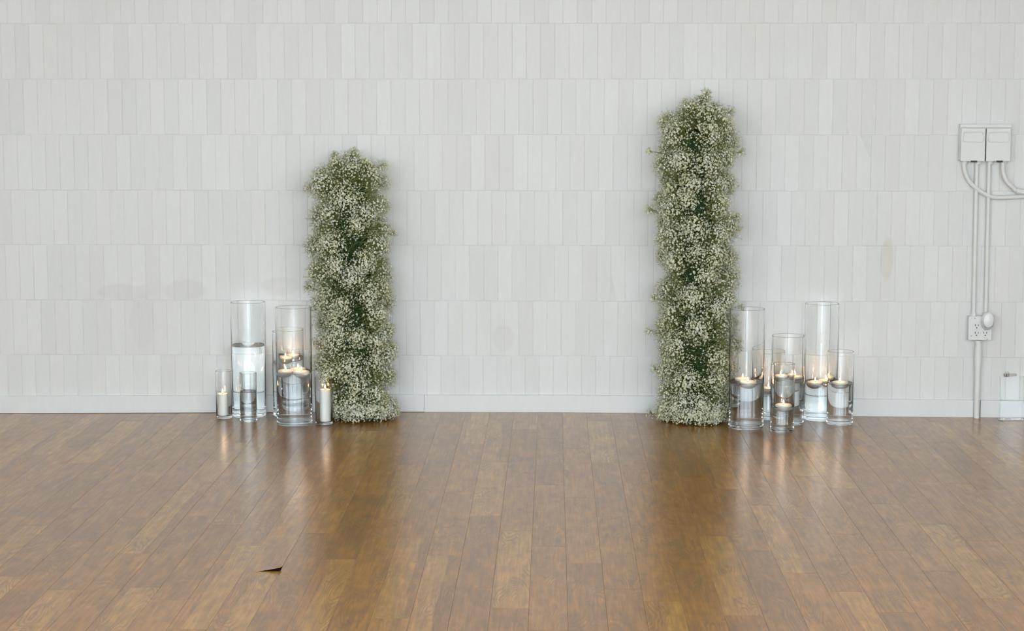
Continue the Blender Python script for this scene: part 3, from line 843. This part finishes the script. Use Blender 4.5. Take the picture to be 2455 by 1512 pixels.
# ------------------------------------------------------------------ baby's breath columns
def flower_column(name, label, prof_px, ycen, ybot, sprigs, seed):
    """prof_px: (pixel row, left pixel, right pixel) of the outline, top to bottom."""
    rng = np.random.default_rng(seed)
    zs, cs, rs = [], [], []
    for (py, l, r) in prof_px:
        a, b = on_plane(l, py, ycen), on_plane(r, py, ycen)
        zs.append(a.z); cs.append((a.x + b.x) / 2); rs.append((b.x - a.x) / 2)
    zs, cs, rs = np.array(zs[::-1]), np.array(cs[::-1]), np.array(rs[::-1])
    cx0 = float(cs.mean()); g = sag(cx0)
    root = empty(name, (cx0, ycen, g)); tag(root, label, 'flower column', "baby's breath flower columns")
    org = np.array([cx0, ycen, g])
    ztop = zs[-1]
    zbot = g + .012
    def rad(z): return np.interp(z, zs, rs)
    def cen(z): return np.interp(z, zs, cs)
    # core of inner foliage, with the shade of the gaps put into its colour
    bm = bmesh.new()
    prof = [(0, 0.0)] + [(float(rad(z)) * .48, float(z - g)) for z in np.linspace(g + .001, ztop - .15, 14)] + [(0, float(ztop - .13 - g))]
    bm_lathe(prof, 20, bm)
    for v in bm.verts:
        k = math.sin(v.co.z * 40 + v.co.x * 30) * .006
        v.co.x += k + float(cen(v.co.z + g)) - cx0; v.co.y += .006 * math.cos(v.co.z * 33)
    from_bm('core', bm, M_CORE, root, True)
    # sprays: domed clumps of florets
    clumps = []
    for (dx, dy, dz, r) in ((0, 0, .050, .050), (.05, -.02, .075, .046), (-.05, -.03, .070, .046), (.01, -.06, .085, .046), (-.02, .05, .08, .044), (.06, .04, .09, .044)):
        z = ztop - dz
        o_ = np.array([dx * 6, dy * 6, 1.0])
        clumps.append((np.array([float(cen(z)) + dx, ycen + dy, z]), r, o_ / np.linalg.norm(o_), 1.0))
    n = int(250 * (ztop - g) / 1.2)
    for k in range(n * 8):
        if len(clumps) >= n: break
        z = rng.uniform(zbot + .02, ztop - .03)
        th = rng.uniform(0, 2 * math.pi)
        r = rng.uniform(.044, .084)
        R = max(float(rad(z)) - r * .78, .02) * rng.uniform(.90, 1.0)
        if z > ztop - .10: R *= rng.uniform(.3, 1.0)
        p = np.array([float(cen(z)) + R * math.cos(th), ycen + min(R * math.sin(th), -.02 - ycen - r * .6), z])
        if any(np.linalg.norm(p - q[0]) < .67 * (r + q[1]) for q in clumps): continue
        out = np.array([math.cos(th), math.sin(th), .35 + .9 * max(0, (z - ztop + .14) / .14)])
        clumps.append((p, r, out / np.linalg.norm(out), 1.0))
    for (px, py, r) in sprigs:
        P = on_plane(px, py, ycen)
        d = np.array([1.0 if P.x > float(cen(P.z)) else -1.0, 0, .3 if P.z < ztop - .05 else 1.5])
        clumps.append((np.array([P.x, P.y, P.z]), r, d / np.linalg.norm(d), .8))
    # skirt of florets on the floor line
    for th in np.linspace(0, 2 * math.pi, 22):
        R = float(rad(zbot)) * rng.uniform(.72, .84)
        clumps.append((np.array([float(cen(zbot)) + R * math.cos(th), ycen + min(R * math.sin(th), -.07 - ycen), g + rng.uniform(.026, .05)]), rng.uniform(.028, .042), np.array([math.cos(th) * .9, math.sin(th) * .9, .3]), 1.15))
    FP, FN, SA, SB, SR = [], [], [], [], []
    for (p, r, out, dens) in clumps:
        m = int(dens * 260 * (r / .05) ** 2)
        d = rng.normal(size=(m, 3)) + out * 1.05
        d /= np.linalg.norm(d, axis=1)[:, None]
        rr = r * np.clip(rng.normal(.93, .16, m), .45, 1.3)
        pos = p + d * rr[:, None]
        ok = (pos[:, 2] > g + .004) & (pos[:, 1] < -.016)
        pos, d = pos[ok], d[ok]
        FP.append(pos); FN.append(d + rng.normal(size=d.shape) * .35)
        # pedicels
        kk = len(pos)
        ped = rng.uniform(.012, .03, kk)
        SA.append(pos - d * ped[:, None] * .9 + rng.normal(size=d.shape) * .002); SB.append(pos - d * .001); SR.append(np.full(kk, .00045))
        # branchlets from the clump's foot to groups of florets, and the stem into the core
        foot = p - out * r * .9
        pick = rng.choice(kk, max(2, kk // 7), replace=False) if kk > 8 else np.arange(kk)
        SA.append(np.repeat(foot[None], len(pick), 0) + rng.normal(size=(len(pick), 3)) * .004); SB.append(pos[pick] - d[pick] * .010); SR.append(np.full(len(pick), .0007))
        ax = np.array([float(cen(p[2])), ycen, p[2] - .03])
        ns = 3
        SA.append(np.repeat((ax + (foot - ax) * .35)[None], ns, 0) + rng.normal(size=(ns, 3)) * .008); SB.append(np.repeat(foot[None], ns, 0) + rng.normal(size=(ns, 3)) * .004); SR.append(np.full(ns, .0012))
    # a second, deeper layer of scattered florets and green stems in the gaps
    m = int(10500 * (ztop - g) / 1.2)
    z = rng.uniform(zbot, ztop - .05, m); th = rng.uniform(0, 2 * math.pi, m)
    R = rad(z) * rng.uniform(.55, .86, m)
    d = np.stack([np.cos(th), np.sin(th), rng.uniform(-.2, .6, m)], 1)
    pos = np.stack([cen(z) + R * np.cos(th), ycen + R * np.sin(th), z], 1)
    ok = pos[:, 1] < -.02
    pos, d = pos[ok], d[ok]
    sel = rng.random(len(pos)) < .26
    FP.append(pos[sel]); FN.append(d[sel] + rng.normal(size=d[sel].shape) * .5)
    SA.append(pos - d * .05 + rng.normal(size=d.shape) * .012); SB.append(pos); SR.append(np.full(len(pos), .0008))
    FP = np.concatenate(FP) - org; FN = np.concatenate(FN)
    FN /= np.linalg.norm(FN, axis=1)[:, None]
    # floret: ruffled five petal disc with a raised middle; bud: small octahedron
    nf = len(FP)
    isb = rng.random(nf) < .34
    up = np.where(np.abs(FN[:, 2:3]) < .9, np.array([[0, 0, 1.0]]), np.array([[1.0, 0, 0]]))
    T = np.cross(up, FN); T /= np.linalg.norm(T, axis=1)[:, None]
    Bv = np.cross(FN, T)
    ang0 = rng.uniform(0, 2 * math.pi, nf)
    verts, faces = [], []
    fi = np.where(~isb)[0]
    s = rng.uniform(.0034, .0060, len(fi))
    V = [FP[fi] + FN[fi] * (s * .10)[:, None]]
    for k in range(10):
        a = ang0[fi] + k * math.pi / 5
        rk = s * (1.0 if k % 2 == 0 else .62)
        hk = s * (.38 if k % 2 == 0 else .28)
        V.append(FP[fi] + (T[fi] * np.cos(a)[:, None] + Bv[fi] * np.sin(a)[:, None]) * rk[:, None] + FN[fi] * hk[:, None])
    V = np.stack(V, 1).reshape(-1, 3)
    base = (np.arange(len(fi)) * 11)[:, None]
    tri = np.array([(0, 1 + k, 1 + (k + 1) % 10) for k in range(10)]).reshape(-1)
    Fa = (base + tri[None]).reshape(-1, 3)
    bi = np.where(isb)[0]
    s = rng.uniform(.0020, .0033, len(bi))
    VB = np.stack([FP[bi] + FN[bi] * (s * 1.5)[:, None], FP[bi] - FN[bi] * (s * 1.3)[:, None], FP[bi] + T[bi] * s[:, None], FP[bi] + Bv[bi] * s[:, None], FP[bi] - T[bi] * s[:, None], FP[bi] - Bv[bi] * s[:, None]], 1).reshape(-1, 3)
    oct_ = np.array([(0, 2, 3), (0, 3, 4), (0, 4, 5), (0, 5, 2), (1, 3, 2), (1, 4, 3), (1, 5, 4), (1, 2, 5)]).reshape(-1)
    FB = (len(V) + (np.arange(len(bi)) * 6)[:, None] + oct_[None]).reshape(-1, 3)
    mesh_np('florets', np.concatenate([V, VB]), np.concatenate([Fa, FB]), M_PETAL, root)
    # stems: three-sided slivers
    SA, SB, SR = np.concatenate(SA) - org, np.concatenate(SB) - org, np.concatenate(SR)
    SA[:, 2] = np.maximum(SA[:, 2], .002); SB[:, 2] = np.maximum(SB[:, 2], .002)
    D = SB - SA; ln = np.linalg.norm(D, axis=1); ok = ln > .002
    SA, SB, SR, D = SA[ok], SB[ok], SR[ok], D[ok] / ln[ok][:, None]
    up = np.where(np.abs(D[:, 2:3]) < .9, np.array([[0, 0, 1.0]]), np.array([[1.0, 0, 0]]))
    T = np.cross(up, D); T /= np.linalg.norm(T, axis=1)[:, None]; Bv = np.cross(D, T)
    V = []
    for end, f in ((SA, 1.0), (SB, .7)):
        for k in range(3):
            a = k * 2 * math.pi / 3
            V.append(end + (T * math.cos(a) + Bv * math.sin(a)) * (SR * f)[:, None])
    V = np.stack(V, 1).reshape(-1, 3)
    tri = np.array([(0, 1, 4), (0, 4, 3), (1, 2, 5), (1, 5, 4), (2, 0, 3), (2, 3, 5)]).reshape(-1)
    Fa = ((np.arange(len(SA)) * 6)[:, None] + tri[None]).reshape(-1, 3)
    mesh_np('stems', V, Fa, M_STEM, root)
    return root
def mesh_np(name, V, F, mat, parent):
    me = bpy.data.meshes.new(name)
    me.vertices.add(len(V)); me.vertices.foreach_set('co', V.astype(np.float32).ravel())
    me.loops.add(F.size); me.loops.foreach_set('vertex_index', F.astype(np.int32).ravel())
    me.polygons.add(len(F)); me.polygons.foreach_set('loop_start', np.arange(0, F.size, 3, dtype=np.int32))
    me.update(calc_edges=True)
    me.validate()
    return tag(link(name, me, mat, parent), kind='stuff')
left = [(362, 815, 862), (380, 790, 895), (400, 768, 916), (430, 748, 926), (455, 744, 928), (490, 752, 926), (530, 752, 928), (560, 742, 934), (610, 742, 938), (660, 742, 938),
        (700, 748, 938), (760, 758, 940), (810, 758, 942), (850, 756, 944), (900, 762, 942), (940, 776, 942), (970, 786, 944), (1000, 790, 950)]
flower_column('flower_column', "shorter column of white baby's breath against the brick wall", left, -.178, 1010,
              [(745, 452, .030), (847, 366, .024), (805, 378, .026), (912, 398, .03), (744, 690, .03), (940, 560, .02), (941, 835, .024), (764, 880, .024), (948, 990, .02)], 3)
right = [(228, 1660, 1715), (245, 1628, 1742), (270, 1606, 1756), (300, 1586, 1764), (340, 1574, 1768), (380, 1574, 1764), (430, 1572, 1758), (480, 1572, 1760), (540, 1576, 1764), (600, 1572, 1766),
         (660, 1578, 1760), (720, 1580, 1764), (770, 1578, 1770), (810, 1574, 1772), (860, 1582, 1766), (910, 1580, 1752), (960, 1578, 1748), (1000, 1576, 1750)]
flower_column('flower_column', "taller column of white baby's breath against the brick wall", right, -.185, 1018,
              [(1558, 362, .016), (1564, 505, .028), (1748, 268, .024), (1690, 230, .03), (1774, 365, .024), (1570, 715, .022), (1560, 795, .022), (1574, 885, .022), (1774, 735, .02), (1562, 990, .02), (1762, 520, .02), (1648, 250, .025)], 5)
